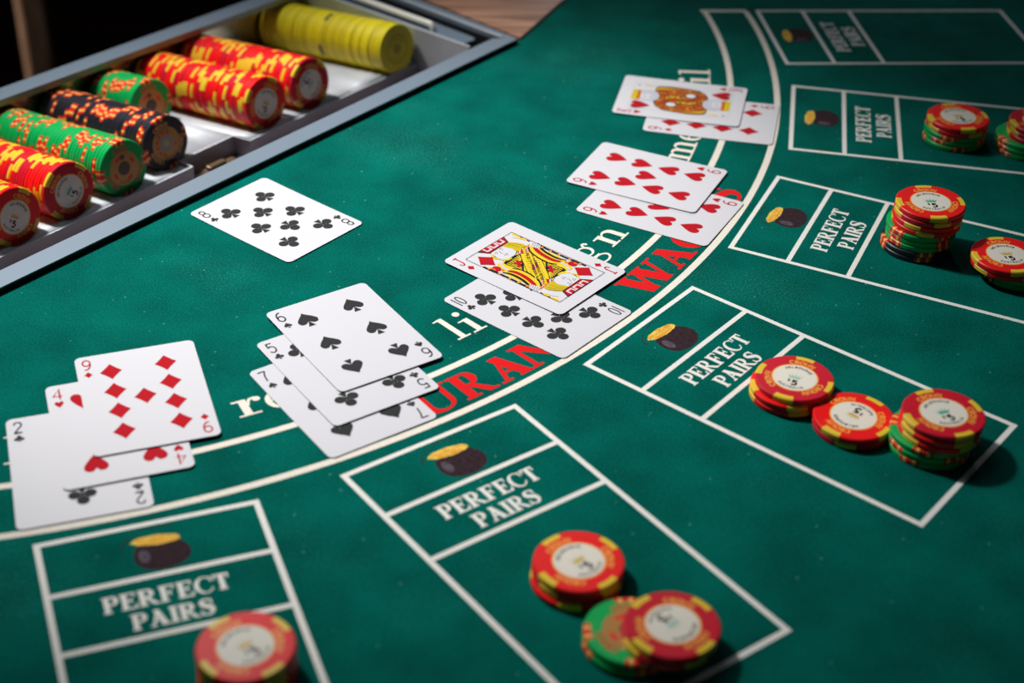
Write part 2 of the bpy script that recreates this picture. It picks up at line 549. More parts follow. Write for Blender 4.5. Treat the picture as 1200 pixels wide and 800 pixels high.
def boxmesh(name, x0, y0, z0, x1, y1, z1, m, bev=0.0):
    bm = bmesh.new()
    bmesh.ops.create_cube(bm, size=1)
    for v in bm.verts:
        v.co = Vector((((x0 + x1) / 2 + v.co.x * (x1 - x0)) / 1000, ((y0 + y1) / 2 + v.co.y * (y1 - y0)) / 1000, ((z0 + z1) / 2 + v.co.z * (z1 - z0)) / 1000))
    if bev:
        bmesh.ops.bevel(bm, geom=bm.edges[:], offset=bev / 1000, segments=2, affect='EDGES', profile=.5)
    me = bpy.data.meshes.new(name)
    bm.to_mesh(me)
    bm.free()
    me.materials.append(K[m])
    return me


def prism(name, poly, z0, z1, m):
    n = len(poly)
    if area2(poly) < 0:
        poly = poly[::-1]
    vs = [(x / 1000, y / 1000, z1 / 1000) for x, y in poly] + [(x / 1000, y / 1000, z0 / 1000) for x, y in poly]
    fs = [list(range(n)), list(range(2 * n - 1, n - 1, -1))] + [[i, i + n, (i + 1) % n + n, (i + 1) % n] for i in range(n)]
    return mesh(name, vs, fs, [m])


# ------------------------------------------------------------------ floor and the post behind
fl = link('floor', mesh('floor', [(-6, -5, 0), (6, -5, 0), (6, 9, 0), (-6, 9, 0)], [[0, 1, 2, 3]], ['floor']))
fl['kind'] = 'structure'
TO = TH * 1000

# ------------------------------------------------------------------ table
A0 = Vector((-292.98, 775.82))
tdv = Vector((0.61644, 0.78740))
ndv = Vector((-0.78740, 0.61644))


def T(t, n):
    p = A0 + tdv * t + ndv * n
    return (p.x, p.y)


table = thing('blackjack_table', 'green felt blackjack table printed with white betting boxes and red insurance lettering', 'table', V(0, 0, 0))
CX, CY, RO = -377, 1115, 930
J0, JD = Vector((1.1, 1146.7)), Vector((math.cos(R(66.4)), math.sin(R(66.4))))
L0 = Vector(T(-70, 0))
LD = Vector((math.cos(R(217.5)), math.sin(R(217.5))))


def hit(o, d):
    q = o - Vector((CX, CY))
    b = q.dot(d)
    return o + d * (-b + math.sqrt(b * b - q.dot(q) + RO * RO))


e1, e2 = hit(J0, JD), hit(L0, LD)
a1 = math.atan2(e1.y - CY, e1.x - CX)
a2 = math.atan2(e2.y - CY, e2.x - CX)
outline = [tuple(J0 + JD * 1.6)] + [(CX + RO * math.cos(a1 + (a2 - a1) * i / 72), CY + RO * math.sin(a1 + (a2 - a1) * i / 72)) for i in range(73)] + [tuple(L0)]
link('felt', prism('felt', outline, -26, 0, 'felt'), table)
# wooden dealer rail beside the tray
nrm = Vector((-JD.y, JD.x)) * 1.6
rail = [(J0.x + 0.4, J0.y + 2), tuple(J0 + JD * 560 + nrm), (-250, 1690), (-330, 1440), T(487, 236), T(484, 100), T(475.5, 2)]
link('wood_rail', prism('wood_rail', rail, -26, 0.6, 'railwood'), table)
jn = Vector((-JD.y, JD.x))
link('joint_strip', prism('joint_strip', [tuple(J0 - jn * .6), tuple(J0 + JD * 560 - jn * .6), tuple(J0 + JD * 560 + jn * 1.7), tuple(J0 + jn * 1.7)], -20, .9, 'dark'), table)
link('table_apron', prism('table_apron', [T(-60, -14), T(500, -14), (100, 1300), (330, 1500), (430, 1000), (330, 700), (60, 420), (-250, 330), (-420, 560)], -90, -60, 'dark'), table)
link('pedestal', prism('pedestal', disc(-60, 860, 130), -TO, -90, 'dark'), table)
link('table_deck', prism('table_deck', [T(-60, -9), T(470, -9), (80, 1290), (330, 1520), (500, 1000), (400, 600), (60, 350), (-250, 260), (-480, 560)], -60, -27, 'dark'), table)

# curved lines of the insurance band
def ringband(cx, cy, r, wd, a0, a1, n=90):
    return band(cx, cy, r + wd / 2, r + wd / 2, r - wd / 2, r - wd / 2, a0, a1, n)


def polar(cx, cy, x, y):
    return math.degrees(math.atan2(y - cy, x - cx))


ZP = 0.06
l1 = ringband(-379.2, 1114.2, 567.6, 4.3, -112, polar(-379.2, 1114.2, 179, 1212))
l2 = ringband(-375, 1115.8, 530.5, 4.3, -112, polar(-375, 1115.8, 145, 1211))
l3 = stroke([(143.4, 1212.2), (180.4, 1214.6)], 4.3)
link('insurance_line', flat('insurance_line', [('cream', l1 + l2 + l3)], z=ZP), table)


def arc_text(items, rb, size, cx=-377, cy=1115, **kw):
    """glyphs along a circle, tops towards its centre; items: (char, start degrees, width in degrees or None)"""
    out = []
    for ch, t0, wdeg, *rr in items:
        r0 = rr[0] if rr else rb
        p, wd = serif_glyph(ch, **kw)
        k = size if wdeg is None else wdeg * PI / 180 * r0 / wd
        for q in p:
            out.append([(cx + (r0 - y * size) * math.cos(R(t0) + x * k / r0), cy + (r0 - y * size) * math.sin(R(t0) + x * k / r0)) for x, y in q])
    return out


white_word = {'l': [('l', -75.4, 1.05, 513.3)], 're': [('r', -62.26, 1.68, 513), ('e', -60.4, 1.55, 513.4)], 'li': [('l', -47.41, 1.03, 513.8), ('i', -46.13, 1.1, 514)],
              'gn': [('g', -34.45, 1.72, 514.6), ('n', -32.07, 2.26, 515.7)], 'me': [('m', -18.05, 3.15, 517), ('e', -14.72, 1.6, 517.6)], 'il': [('i', -4.42, 1.5, 518), ('l', -2.7, 1.15, 518.4)]}
for wd, it in white_word.items():
    link('lettering', flat('lettering', [('cream', arc_text(it, 514, 23.3, St=.2, h=.07, sh=.055))], z=ZP), table)
red_word = [[('U', -53.62, 2.78), ('R', -50.72, 2.15), ('A', -48.3, 2.4), ('N', -46.05, 2.55)],
            [('W', -36.05, 4.05), ('A', -32.13, 2.5), ('G', -29.52, 2.5)], [('S', -22.75, 1.78)]]
for it in red_word:
    link('lettering', flat('lettering', [('redprint', arc_text(it, 561, 22.4, St=.235, h=.088, sh=.072))], z=ZP), table)

# betting boxes: corner A, corner B of the near edge, direction of the sides
boxes = [((-218.4, 560.3), (-119.7, 596.6), -68.6, 'printed betting box with red chip stack below PAIRS'),
         ((-82.7, 616.2), (2.5, 678.8), -52.95, ''), ((38.6, 716.1), (104.2, 798.9), -39.15, ''),
         ((129.4, 843.6), (170.8, 937.7), -25.6, ''), ((183.1, 975.5), (198.6, 1077.5), -10.5, ''), ((198.9, 1113.6), (187.6, 1216.3), 3.6, '')]
pf, pw = text_line('PERFECT', 1, .035, St=.24, h=.1, sh=.08, e=.07)
pp, pw2 = text_line('PAIRS', 1, .035, St=.24, h=.1, sh=.08, e=.07)
for (ax, ay), (bx, by), sd, _ in boxes:
    o = Vector(((ax + bx) / 2, (ay + by) / 2))
    u = Vector((bx - ax, by - ay)) / 105.4
    s = u.length
    v = Vector((math.cos(R(sd)), math.sin(R(sd)))) * s
    f = lambda x, y, o=o, u=u, v=v: (o.x + u.x * x + v.x * y, o.y + u.y * x + v.y * y, 0)
    lw, hw, ln = 3.0, 52.8, 203.5
    lines = [rect(-hw, 0, hw, lw), rect(-hw, ln - lw, hw, ln), rect(-hw, 0, -hw + lw, ln), rect(hw - lw, 0, hw, ln)]
    bx_ = link('betting_box', flat('betting_box', [('white', lines)], f, z=ZP), table)
    for d in (38.2, 76.3):
        link('divider_line', flat('divider_line', [('white', [rect(-hw + 1, d - lw / 2, hw - 1, d + lw / 2)])], f, z=ZP), bx_)
    k1, k2 = 56.6 / pw, 36.4 / pw2
    link('lettering', flat('lettering', [('white', [[(-29 + x * k1, 56.9 - y * 10.7) for x, y in p] for p in pf])], f, z=ZP), bx_)
    link('lettering', flat('lettering', [('white', [[(-18.6 + x * k2, 71 - y * 10.3) for x, y in p] for p in pp])], f, z=ZP), bx_)
    # the printed pot of coins
    body = bez([(-8.6, 17), (-10.2, 22), (-10.3, 27), (-7.5, 32), (-1, 34.6), (6.5, 34.4), (12.4, 31.4), (15.2, 26.5), (14.4, 21), (11.4, 16.6)], 5) + [(0, 15)]
    glow = disc(-5.8, 24, 2.6, 4.6, 14)
    coins = []
    for i in range(40):
        a = 2 * PI * i / 40
        b = 1 + .05 * math.sin(i * 2.7) + .035 * math.sin(i * 5.1)
        coins.append((1.2 + 11.3 * b * math.cos(a), 14 + (1.1 if math.cos(a) > 0 else -1) * .9 * abs(math.cos(a)) + 3.5 * b * math.sin(a)))
    pips_ = []
    for i in range(11):
        cx_, cy_ = -7 + (i % 6) * 3.1 + (1.6 if i > 5 else 0), 13 + (i > 5) * 2.0 + .1 * i
        pips_ += band(cx_, cy_, 1.5, .8, 1.1, .5, 0, 360, 10)
    dots = [disc(x, y, .6, .5, 7) for x, y in bez([(-14.3, 15.2), (-13, 11.6), (-8.8, 8.4), (-1.7, 5.6), (3.4, 5.0), (9.3, 5.9)], 3)]
    link('pot_print', flat('pot_print', [('potblack', [body] + dots), ('potglow', [glow]), ('coin', [coins]), ('inkorange', pips_)], f, z=ZP), bx_)

# ------------------------------------------------------------------ chip tray (its own axes: x along the near rim, y towards the dealer)
tray = thing('chip_tray', 'grey metal chip tray with rows of chips set into the table edge', 'chip tray', V(A0.x, A0.y, 0))
tray.rotation_euler = (0, 0, math.atan2(tdv.y, tdv.x))
DL = 0.13
AX_T0, AX_P, AX_Z, CR = 71.61, 43.58, -12.88, 19.3


def axis_z(n):
    return AX_Z - math.tan(DL) * (n - 80)


Z1 = 4.2
link('near_rim', prism('near_rim', [(-70, -2.6), (466.5, -5.6), (459.5, 4.5), (453, 9.0), (-70, 13.2)], 3.3, Z1, 'rim'), tray)
link('rim_edge', prism('rim_edge', [(-70, -2.2), (466, -5.2), (459.2, 4.2), (453, 8.6), (-70, 12.8)], .03, 3.3, 'dark'), tray)
link('rim_skirt', prism('rim_skirt', [(-70, .3), (473, .3), (473, 9), (-70, 11)], -58, -.05, 'dark'), tray)
link('right_rim', prism('right_rim', [(466.5, -5.5), (484.5, 228), (471, 228), (459.6, 4.6)], 0.7, Z1 - .1, 'rim'), tray)
link('right_wall', prism('right_wall', [(462, 9.5), (471, 212), (468, 212), (459.5, 9.5)], -58, .6, 'dark'), tray)
link('far_rim', prism('far_rim', [(-75, 221.5), (472, 192.5), (472, 209), (-75, 238.0)], -7, -2, 'rim'), tray)
link('left_rim', prism('left_rim', [(-88, -2.6), (-70.5, -2.6), (-70.5, 236), (-88, 236)], -50, Z1, 'rim'), tray)
link('back_plate', prism('back_plate', [(-70, 213.2), (441, 213.2), (441, 215.2), (-70, 215.2)], -58, -9, 'mirror'), tray)
link('tray_floor', prism('tray_floor', [(-70, 10), (460, 10), (460, 214), (-70, 214)], -62, -58.2, 'dark'), tray)
link('channel_floor', prism('channel_floor', [(-70, 10.5), (444, 10.5), (444, 90), (-70, 90)], -46, -44, 'plate'), tray)
# front plate of the chip bed with its recess for the lock
NF, NB, NA, NT = 74.5, 88.0, 209.5, 262
PT = -29.6
pl = [(-70, NF), (NA, NF), (NA, NB), (NT - 3, NB), (NT, NF - .8), (441, NF - 2.2)]
inner = [(x + (0.9 if i in (2,) else 0), y + 1.4) for i, (x, y) in enumerate(pl)]
inner[1] = (NA - 1.2, NF + 1.4); inner[2] = (NA - 1.2, NB + 1.4); inner[3] = (NT - 2, NB + 1.4); inner[4] = (NT + .9, NF + .6)
vs, fs, mi = [], [], []
for i in range(5):
    a, b, c, d = pl[i], pl[i + 1], inner[i + 1], inner[i]
    k = len(vs)
    vs += [(*a, -44), (*b, -44), (*b, PT), (*a, PT), (*c, -44), (*d, -44), (*d, PT), (*c, PT)]
    fs += [[k, k + 1, k + 2, k + 3], [k + 4, k + 5, k + 6, k + 7], [k + 3, k + 2, k + 7, k + 6]]
    mi += [0, 0, 1]
link('front_plate', mesh('front_plate', [(x / 1000, y / 1000, z / 1000) for x, y, z in vs], fs, ['plate', 'alu'], mi), tray)
# lock clasp in the recess
cl = link('lock_clasp', boxmesh('lock_clasp', 213, 72, -43.9, 250, 81, -39.5, 'brass', .8), tray)
link('keeper', boxmesh('keeper', 224, 74.5, -39.4, 240, 79.5, -36.5, 'brass', 1), cl)
# the bed: half-round grooves running from the back plate to the front plate
prof = []
for k in range(-3, 9):
    c = AX_T0 + k * AX_P
    rr = CR + .35
    for dt in (-21.6, -20.6, -18, -15, -12.5, -9.5, -6, -3, 0, 3, 6, 9.5, 12.5, 15, 18, 20.6, 21.6):
        d = min(abs(dt), 9.5)
        h = -math.sqrt(rr * rr - d * d) + max(0, abs(dt) - 9.5) * .06
        prof.append((c + dt, h - (.15 if abs(dt) > 21 else 0)))
vs, fs = [], []
cols = []
for (x, z) in prof:
    cols.append((x, z, NB + 1.4 if NA - 1 < x < NT + .5 else NF + 1.4))
    if abs(x - (NA - 1)) < 1.3 or abs(x - NT) < 1.3:
        pass
for (x, z, n) in cols:
    for nn in (n, NB + 1.4, 213.0):
        vs.append((x / 1000, nn / 1000, (axis_z(nn) + z) / 1000))
m_ = len(cols)
for i in range(m_ - 1):
    k = 3 * i
    if cols[i][2] < NB and cols[i + 1][2] < NB:
        fs.append([k, k + 3, k + 4, k + 1])
    fs.append([k + 1, k + 4, k + 5, k + 2])
bed = mesh('chip_bed', vs, fs, ['alu'], None, True)
bo = link('chip_bed', bed, tray)
sl = bo.modifiers.new('thickness', 'SOLIDIFY')
sl.thickness = 0.0012
sl.offset = -1
# cut the bed behind the lock recess by leaving its front to the plate: side wall, ledge and rod at the right end
link('bed_wall', prism('bed_wall', [(440.6, 21), (442.4, 21), (442.4, 213), (440.6, 213)], -58, -1.6, 'alu'), tray)
led = link('side_ledge', prism('side_ledge', [(442.6, 30), (455, 28), (457.6, 29.5), (458.8, 33), (466.5, 211), (442.6, 211)], -9, -2.8, 'rim'), tray)
link('rim_highlight', prism('rim_highlight', [(459.4, 4.8), (461.0, 4.8), (472.3, 228), (470.7, 228)], 3.6, 5.0, 'alu'), tray)  # bright strip modelled in place of the highlight on the rim's inner edge


def tube(name, pts, r, m, n=10):
    vs, fs = [], []
    for i, p in enumerate(pts):
        a, b = Vector(pts[max(i - 1, 0)]), Vector(pts[min(i + 1, len(pts) - 1)])
        d = (b - a).normalized()
        s1 = d.cross(Vector((1, 0, 0))) if abs(d.x) < .9 else d.cross(Vector((0, 1, 0)))
        s1.normalize()
        s2 = d.cross(s1)
        for k in range(n):
            q = Vector(p) + (s1 * math.cos(2 * PI * k / n) + s2 * math.sin(2 * PI * k / n)) * r
            vs.append(q / 1000)
    for i in range(len(pts) - 1):
        for k in range(n):
            fs.append([i * n + k, i * n + (k + 1) % n, (i + 1) * n + (k + 1) % n, (i + 1) * n + k])
    fs += [list(range(n))[::-1], list(range(len(vs) - n, len(vs)))]
    return mesh(name, vs, fs, [m], None, True)


rod = [(447.4, 62.5, -4), (447.4, 62.8, -1.2), (447.5, 64.2, .9), (447.6, 66.8, 1.9), (447.8, 70, 2.0), (449.5, 196, 2.0), (449.5, 199, .9), (449.5, 200, -4)]
link('lock_rod', tube('lock_rod', rod, 2.3, 'chrome'), tray)
link('tray_body', prism('tray_body', [(-80, 12), (470, 12), (470, 216), (-80, 216)], -66, -62.1, 'dark'), tray)

# ------------------------------------------------------------------ chips
CRT, CH = 20.7, 3.4           # radius and thickness, mm
SEG = 72


def chip_sector(i0, i1, r_in, scale=1.0):
    """outer faces of a chip between angular steps i0 and i1: top flat, two bevels, edge, bottom flat"""
    prof = [(r_in, CH), (CRT - .6, CH), (CRT, CH - .6), (CRT, .6), (CRT - .6, 0), (r_in, 0)]
    vs, fs = [], []
    for i in range(i0, i1 + 1):
        a = 2 * PI * i / SEG
        vs += [(r * math.cos(a) / 1000, r * math.sin(a) / 1000, z / 1000) for r, z in prof]
    for i in range(i1 - i0):
        for k in range(5):
            fs.append([i * 6 + k, i * 6 + k + 1, i * 6 + k + 7, i * 6 + k + 6])
    return vs, fs


def join(parts):
    vs, fs, mi = [], [], []
    for (v, f, m) in parts:
        k = len(vs)
        vs += v
        fs += [[a + k for a in q] for q in f]
        mi += [m] * len(f)
    return vs, fs, mi


RIN = CRT * .835


def core():
    vs = [(0, 0, CH / 1000), (0, 0, 0)]
    fs = []
    for i in range(SEG):
        a = 2 * PI * i / SEG
        vs += [(RIN * math.cos(a) / 1000, RIN * math.sin(a) / 1000, CH / 1000), (RIN * math.cos(a) / 1000, RIN * math.sin(a) / 1000, 0)]
    for i in range(SEG):
        j = (i + 1) % SEG
        fs += [[0, 2 + 2 * i, 2 + 2 * j], [1, 3 + 2 * j, 3 + 2 * i]]
    return vs, fs


def chip_meshes(body, kind):
    """body mesh, one edge-spot mesh centred on +x, and the whole chip as one mesh for the rows in the tray"""
    half = {'spot': 3, 'stripe': 3}[kind] if kind else 0
    ranges = [(c - half, c + half) for c in (0, 18, 36, 54)] if kind else []
    bparts = [(*core(), 0)]
    if ranges:
        for c in (0, 18, 36, 54):
            bparts.append((*chip_sector(c + half, c + 18 - half, RIN), 0))
    else:
        bparts.append((*chip_sector(0, SEG, RIN), 0))
    v, f, m = join(bparts)
    bm = mesh('chip_body', v, f, [body], m, True)
    if not kind:
        return bm, None, bm
    if kind == 'spot':
        sv, sf, sm = join([(*chip_sector(-half, half, RIN), 0)])
        mats = ['chipyellow']
    else:
        sv, sf, sm = join([(*chip_sector(i, i + 1, RIN), (0, 1, 0, 0, 1, 0)[i + half]) for i in range(-half, half)])
        mats = ['stripered', 'stripeyel']
    sp = mesh('edge_spot', sv, sf, mats, sm, True)
    parts = list(bparts)
    for c in (0, 18, 36, 54):
        if kind == 'spot':
            parts.append((*chip_sector(c - half, c + half, RIN), 1))
        else:
            parts += [(*chip_sector(c + i, c + i + 1, RIN), 1 + (0, 1, 0, 0, 1, 0)[i + half]) for i in range(-half, half)]
    v, f, m = join(parts)
    return bm, sp, mesh('casino_chip', v, f, [body] + mats, m, True)


CM = {'scarlet': chip_meshes('scarlet', 'spot'), 'crimson': chip_meshes('crimson', 'spot'), 'green': chip_meshes('green', 'stripe'),
      'black': chip_meshes('black', 'stripe'), 'yellow': chip_meshes('lemon', None), 'yellowtwo': chip_meshes('lemontwo', None)}
DARKSPOT = chip_meshes('lemon', 'spot')[2].copy()
DARKSPOT.materials[1] = K['darkinlay']


def ring_text(s, r, size, mid, wd, spacing, inward=False):
    """small capitals around a chip face, centred on the direction mid (degrees); inward: tops towards the centre"""
    gl = [thin_glyph(c, wd) for c in s]
    tot = sum(g[1] for g in gl) + spacing * (len(s) - 1)
    out, x = [], -tot / 2
    for p, adv in gl:
        for q in p:
            pts = []
            for a, b in q:
                xx = (x + a) * size
                if inward:
                    rad = r + (0.5 - b) * size
                    th = R(mid) + xx / r
                else:
                    rad = r + (b - 0.5) * size
                    th = R(mid) - xx / r
                pts.append((rad * math.cos(th), rad * math.sin(th)))
            out.append(pts)
        x += adv + spacing
    return out


def crown_icon(cx, cy, k):
    P = [[(-1, -.55), (1, -.55), (.95, -.3), (-.95, -.3)]]
    for x, t, h in ((-1.25, -.75, .35), (-.7, -.35, .65), (0, 0, .85), (.7, .35, .65), (1.25, .75, .35)):
        P.append([(t - .28, -.28), (t + .28, -.28), (x, h)])
        P.append(disc(x, h, .1, .1, 8))
    P.append(rect(-.95, -.3, .95, .02))
    return [[(cx + a * k, cy + b * k) for a, b in p] for p in P]


def inlay_parts(kind):
    RI = 11.6
    face = [('CROWN', m) for m in (90, 210, 330)]
    crown = []
    for s, m in face:
        crown += ring_text(s, 14.4, 3.0, m, .25, .12)
    big = thin_glyph('5', .26)[0]
    dol = thin_glyph('$', .2)[0]
    five = [[(-.3 + x * 4.6, -7.0 + y * 4.4) for x, y in p] for p in big] + [[(-2.9 + x * 2.4, -4.6 + y * 2.2) for x, y in p] for p in dol]
    words = ring_text('MELBOURNE', 9.4, 1.75, 90, .22, .28) + ring_text('AUSTRALIA', 9.4, 1.75, 270, .2, .26, True)
    if kind in ('scarlet', 'crimson'):
        L = {'inlay_ring': flat('inlay_ring', [('orange', band(0, 0, RI + .75, RI + .75, RI - .2, RI - .2, 0, 360, 56))]),
             'inlay': flat('inlay', [('inlay', [disc(0, 0, RI, None, 56)])])}
        sub = {'lettering': [('ink', words + five)]}
        return L, sub, crown
    if kind in ('green', 'black'):
        inn = [('bronze', [disc(0, 0, 12.6, None, 56)])]
        if kind == 'green':
            inn.append(('darkinlay', [disc(0, 0, 5.2, None, 40)] + ring_text('AUSTRALIA', 10.2, 1.5, 270, .2, .2, True) + [rect(-1.9, 6.6, 1.9, 10.2)]))
            inn.append(('stripered', [stroke(arcpts(0, 0, 8.8, 8.8, a - 16, a + 16, 6), 2.2)[i] for a in (25, 115, 205, 295) for i in range(6)]))
        else:
            inn.append(('silver', [disc(0, 0, 5.8, None, 40)]))
            inn.append(('gold', [disc(0, 0, 2.6, None, 24)]))
            inn.append(('stripered', [disc(8.6 * math.cos(R(a)), 8.6 * math.sin(R(a)), 1.35, None, 10) for a in (60, 90, 120, 150, 180, 210, 240, 330)]))
            inn.append(('darkinlay', ring_text('MELBOURNE', 11.0, 1.4, 90, .2, .25) + ring_text('AUSTRALIA', 11.0, 1.4, 270, .2, .25, True)))
        return {'inlay': flat('inlay', inn)}, {}, crown
    inn = [('lemondark', band(0, 0, 12.4, 12.4, 11.4, 11.4, 0, 360, 48) + [disc(0, 0, 4.4, None, 30)] + ring_text('AUSTRALIA', 8.6, 2.0, 270, .24, .3, True) + ring_text('MELBOURNE', 8.6, 2.0, 90, .24, .3))]
    return {'inlay': flat('inlay', inn)}, {}, None


FACE = {k: inlay_parts(k) for k in CM if k != 'yellowtwo'}
CROWN_TEXT = {k: flat('face_lettering', [({'scarlet': 'orange', 'crimson': 'orange', 'green': 'stripered', 'black': 'orange'}[k], FACE[k][2])]) if FACE[k][2] else None for k in FACE}
LETTER = {k: flat('lettering', FACE[k][1]['lettering']) for k in ('scarlet', 'crimson')}
EMBLEM = {m: flat('crown_emblem', [(m, crown_icon(0, .6, 2.9))]) for m in ('teal', 'gold', 'palegreen')}


def chip(kind, loc, spin, label, face=False, emblem='gold', scale=1.0, rot=None, group=None):
    """a chip with its parts; face: the printed side shows"""
    t = thing('casino_chip', label, 'casino chip', loc, group)
    bm, sp, _ = CM[kind]
    m = rot if rot is not None else Matrix.Identity(3)
    t.rotation_euler = (m @ Matrix.Rotation(spin, 3, 'Z')).to_euler()
    t.scale = (scale,) * 3
    link('body', bm, t)
    if sp:
        for k in range(4):
            s = link('edge_spot', sp, t)
            s.rotation_euler = (0, 0, PI / 2 * k)
    if face:
        parts = FACE[kind][0]
        z = (CH + .02) / 1000
        inl = link('inlay', parts['inlay'], t, (0, 0, z + .00005))
        if 'inlay_ring' in parts:
            link('inlay_ring', parts['inlay_ring'], t, (0, 0, z))
            link('lettering', LETTER[kind], inl, (0, 0, .00005))
            link('crown_emblem', EMBLEM[emblem], inl, (0, 0, .00004))
        if CROWN_TEXT[kind]:
            link('face_lettering', CROWN_TEXT[kind], t, (0, 0, z))
    return t


# stacks on the felt: (place words, [(kind, dx, dy, spin)] from the bottom up, x, y of the top chip, emblem)
def stack(where, chips, x, y, spin, emblem):
    n = len(chips)
    names = ['top', 'second from the top', 'third from the top', 'fourth from the top', 'fifth from the top', 'sixth from the top', 'seventh from the top', 'eighth from the top', 'lowest']
    cols = {'scarlet': 'scarlet red', 'crimson': 'crimson red', 'green': 'green', 'black': 'black'}
    for i, (kind, dx, dy, sp) in enumerate(chips):
        k = n - 1 - i
        pos = 'bottom' if i == 0 and n > 1 else names[min(k, 8)]
        top_ = i == n - 1
        sees = top_ or kind != chips[i + 1][0]
        lab = f'{cols[kind]} chip, {pos} {where}'
        chip(kind, V(x + dx, y + dy, .1 + i * (CH + .03)), R(sp if not top_ else spin), lab, sees, emblem if top_ else 'gold', 1.0, None, 'chips: ' + where)


s_, c_, g_, b_ = 'scarlet', 'crimson', 'green', 'black'
stack('in the red stack below the nearest PAIRS', [(s_, -.3, -.4, 50), (c_, .2, -.2, 44), (s_, -.2, .2, 47), (s_, .2, 0, 43), (s_, 0, 0, 0)], -107.3, 481.8, 45, 'gold')
stack('in the red stack beside the askew one', [(s_, -1.0, -2.2, 80), (c_, -.4, -.4, 48), (s_, 0, 0, 0)], 32.4, 546.7, 42, 'gold')
stack('in the askew stack of red over green', [(g_, -17.6, 1.6, 20), (g_, -17.2, 2.9, 5), (c_, -1.2, -.6, 30), (c_, 0, 0, 0)], 71.4, 504.1, -136, 'palegreen')
stack('in the red stack on the divider line', [(s_, -2.6, -1.4, 8), (s_, -2.4, -1.2, 4), (c_, 0, 0, 0)], 149.0, 693.8, -25, 'palegreen')
stack('in the red pair between two taller stacks', [(c_, .2, -.3, 70), (s_, 0, 0, 0)], 175.9, 666.1, 135, 'gold')
stack('in the stack near the white box corner', [(g_, -4.6, -.8, 50), (g_, -4.8, -.3, 23), (g_, -4.4, 0, 67), (s_, -1.0, -.8, 32), (s_, -.6, -.6, 22), (c_, 0, 0, 0)], 216.8, 651.9, 20, 'teal')
stack('in the tallest stack, standing on black', [(b_, -5.0, -.3, 2), (b_, -5.1, 0, 6), (g_, -3.1, 0, 31), (g_, -2.8, .2, 28), (g_, -3.4, .4, 34), (s_, -.8, -.4, -14), (s_, -.7, -.3, -38), (c_, -.3, -.2, 12), (s_, 0, 0, 0)], 248.9, 851.2, 3, 'teal')
stack('in the overhanging stack beside the tallest', [(g_, 7.6, .5, 24), (g_, 7.4, .8, 20), (s_, .3, 0, 30), (s_, 0, 0, 0)], 290.4, 820.4, 8, 'gold')
stack('in the stack of the second farthest box', [(g_, -.8, -.6, 88), (g_, -.4, -.3, 45), (g_, -.6, 0, 65), (s_, .2, -.2, 25), (s_, 0, 0, 0)], 299.3, 997.0, 8, 'gold')
stack('in the stack cut off by the edge', [(g_, -6.8, -.6, 30), (g_, -7.4, 0, 24), (g_, -7.2, .2, 20), (c_, -.2, -.3, -5), (c_, .2, 0, 18), (c_, 0, 0, 0)], 351.8, 985.5, 10, 'teal')

# rows in the tray
ax = Vector((-ndv.x * math.cos(DL), -ndv.y * math.cos(DL), math.sin(DL)))
xa = Vector((tdv.x, tdv.y, 0))
ya = ax.cross(xa)
ROT = Matrix((xa, ya, ax)).transposed()
KS = CR / CRT
rows = [  # groove, front n, kinds, count, spin of the front chip, label of the front chip, row words, emblem
    (0, 84.7, 'red', 14, -40, 'front chip of the nearest red row in the tray, gold crown showing', 'nearest red row in the tray', 'gold', 's'),
    (1, 86.2, 'red', 39, 45, 'red chip with green crown facing out at the front of the second red row', 'second red row in the tray', 'teal', 'c'),
    (2, 83.7, 'green', 39, 0, 'green chip with bronze centre facing out at the front of the long green row', 'long green row in the tray', None, ''),
    (3, 91.8, 'black', 37, 10, 'black chip with bronze and red face at the front of the black row', 'black row in the tray', None, ''),
    (4, 159.5, 'green', 15, 0, 'green chip with dark bronze face at the front of the short green row', 'short green row against the back plate', None, ''),
    (5, 84.4, 'red', 39, -35, 'front chip of the red row beside the short green row, gold crown showing', 'red row beside the short green row', 'gold', 's'),
    (6, 82.9, 'red', 39, -140, 'front chip of the red row next to the empty groove, face upside down', 'red row next to the empty groove', 'palegreen', 'c'),
    (8, 75.8, 'yellow', 42, 0, 'yellow chip facing out at the front of the yellow row', 'yellow row in the tray', None, ''),
]
step = (CH * KS + .03)
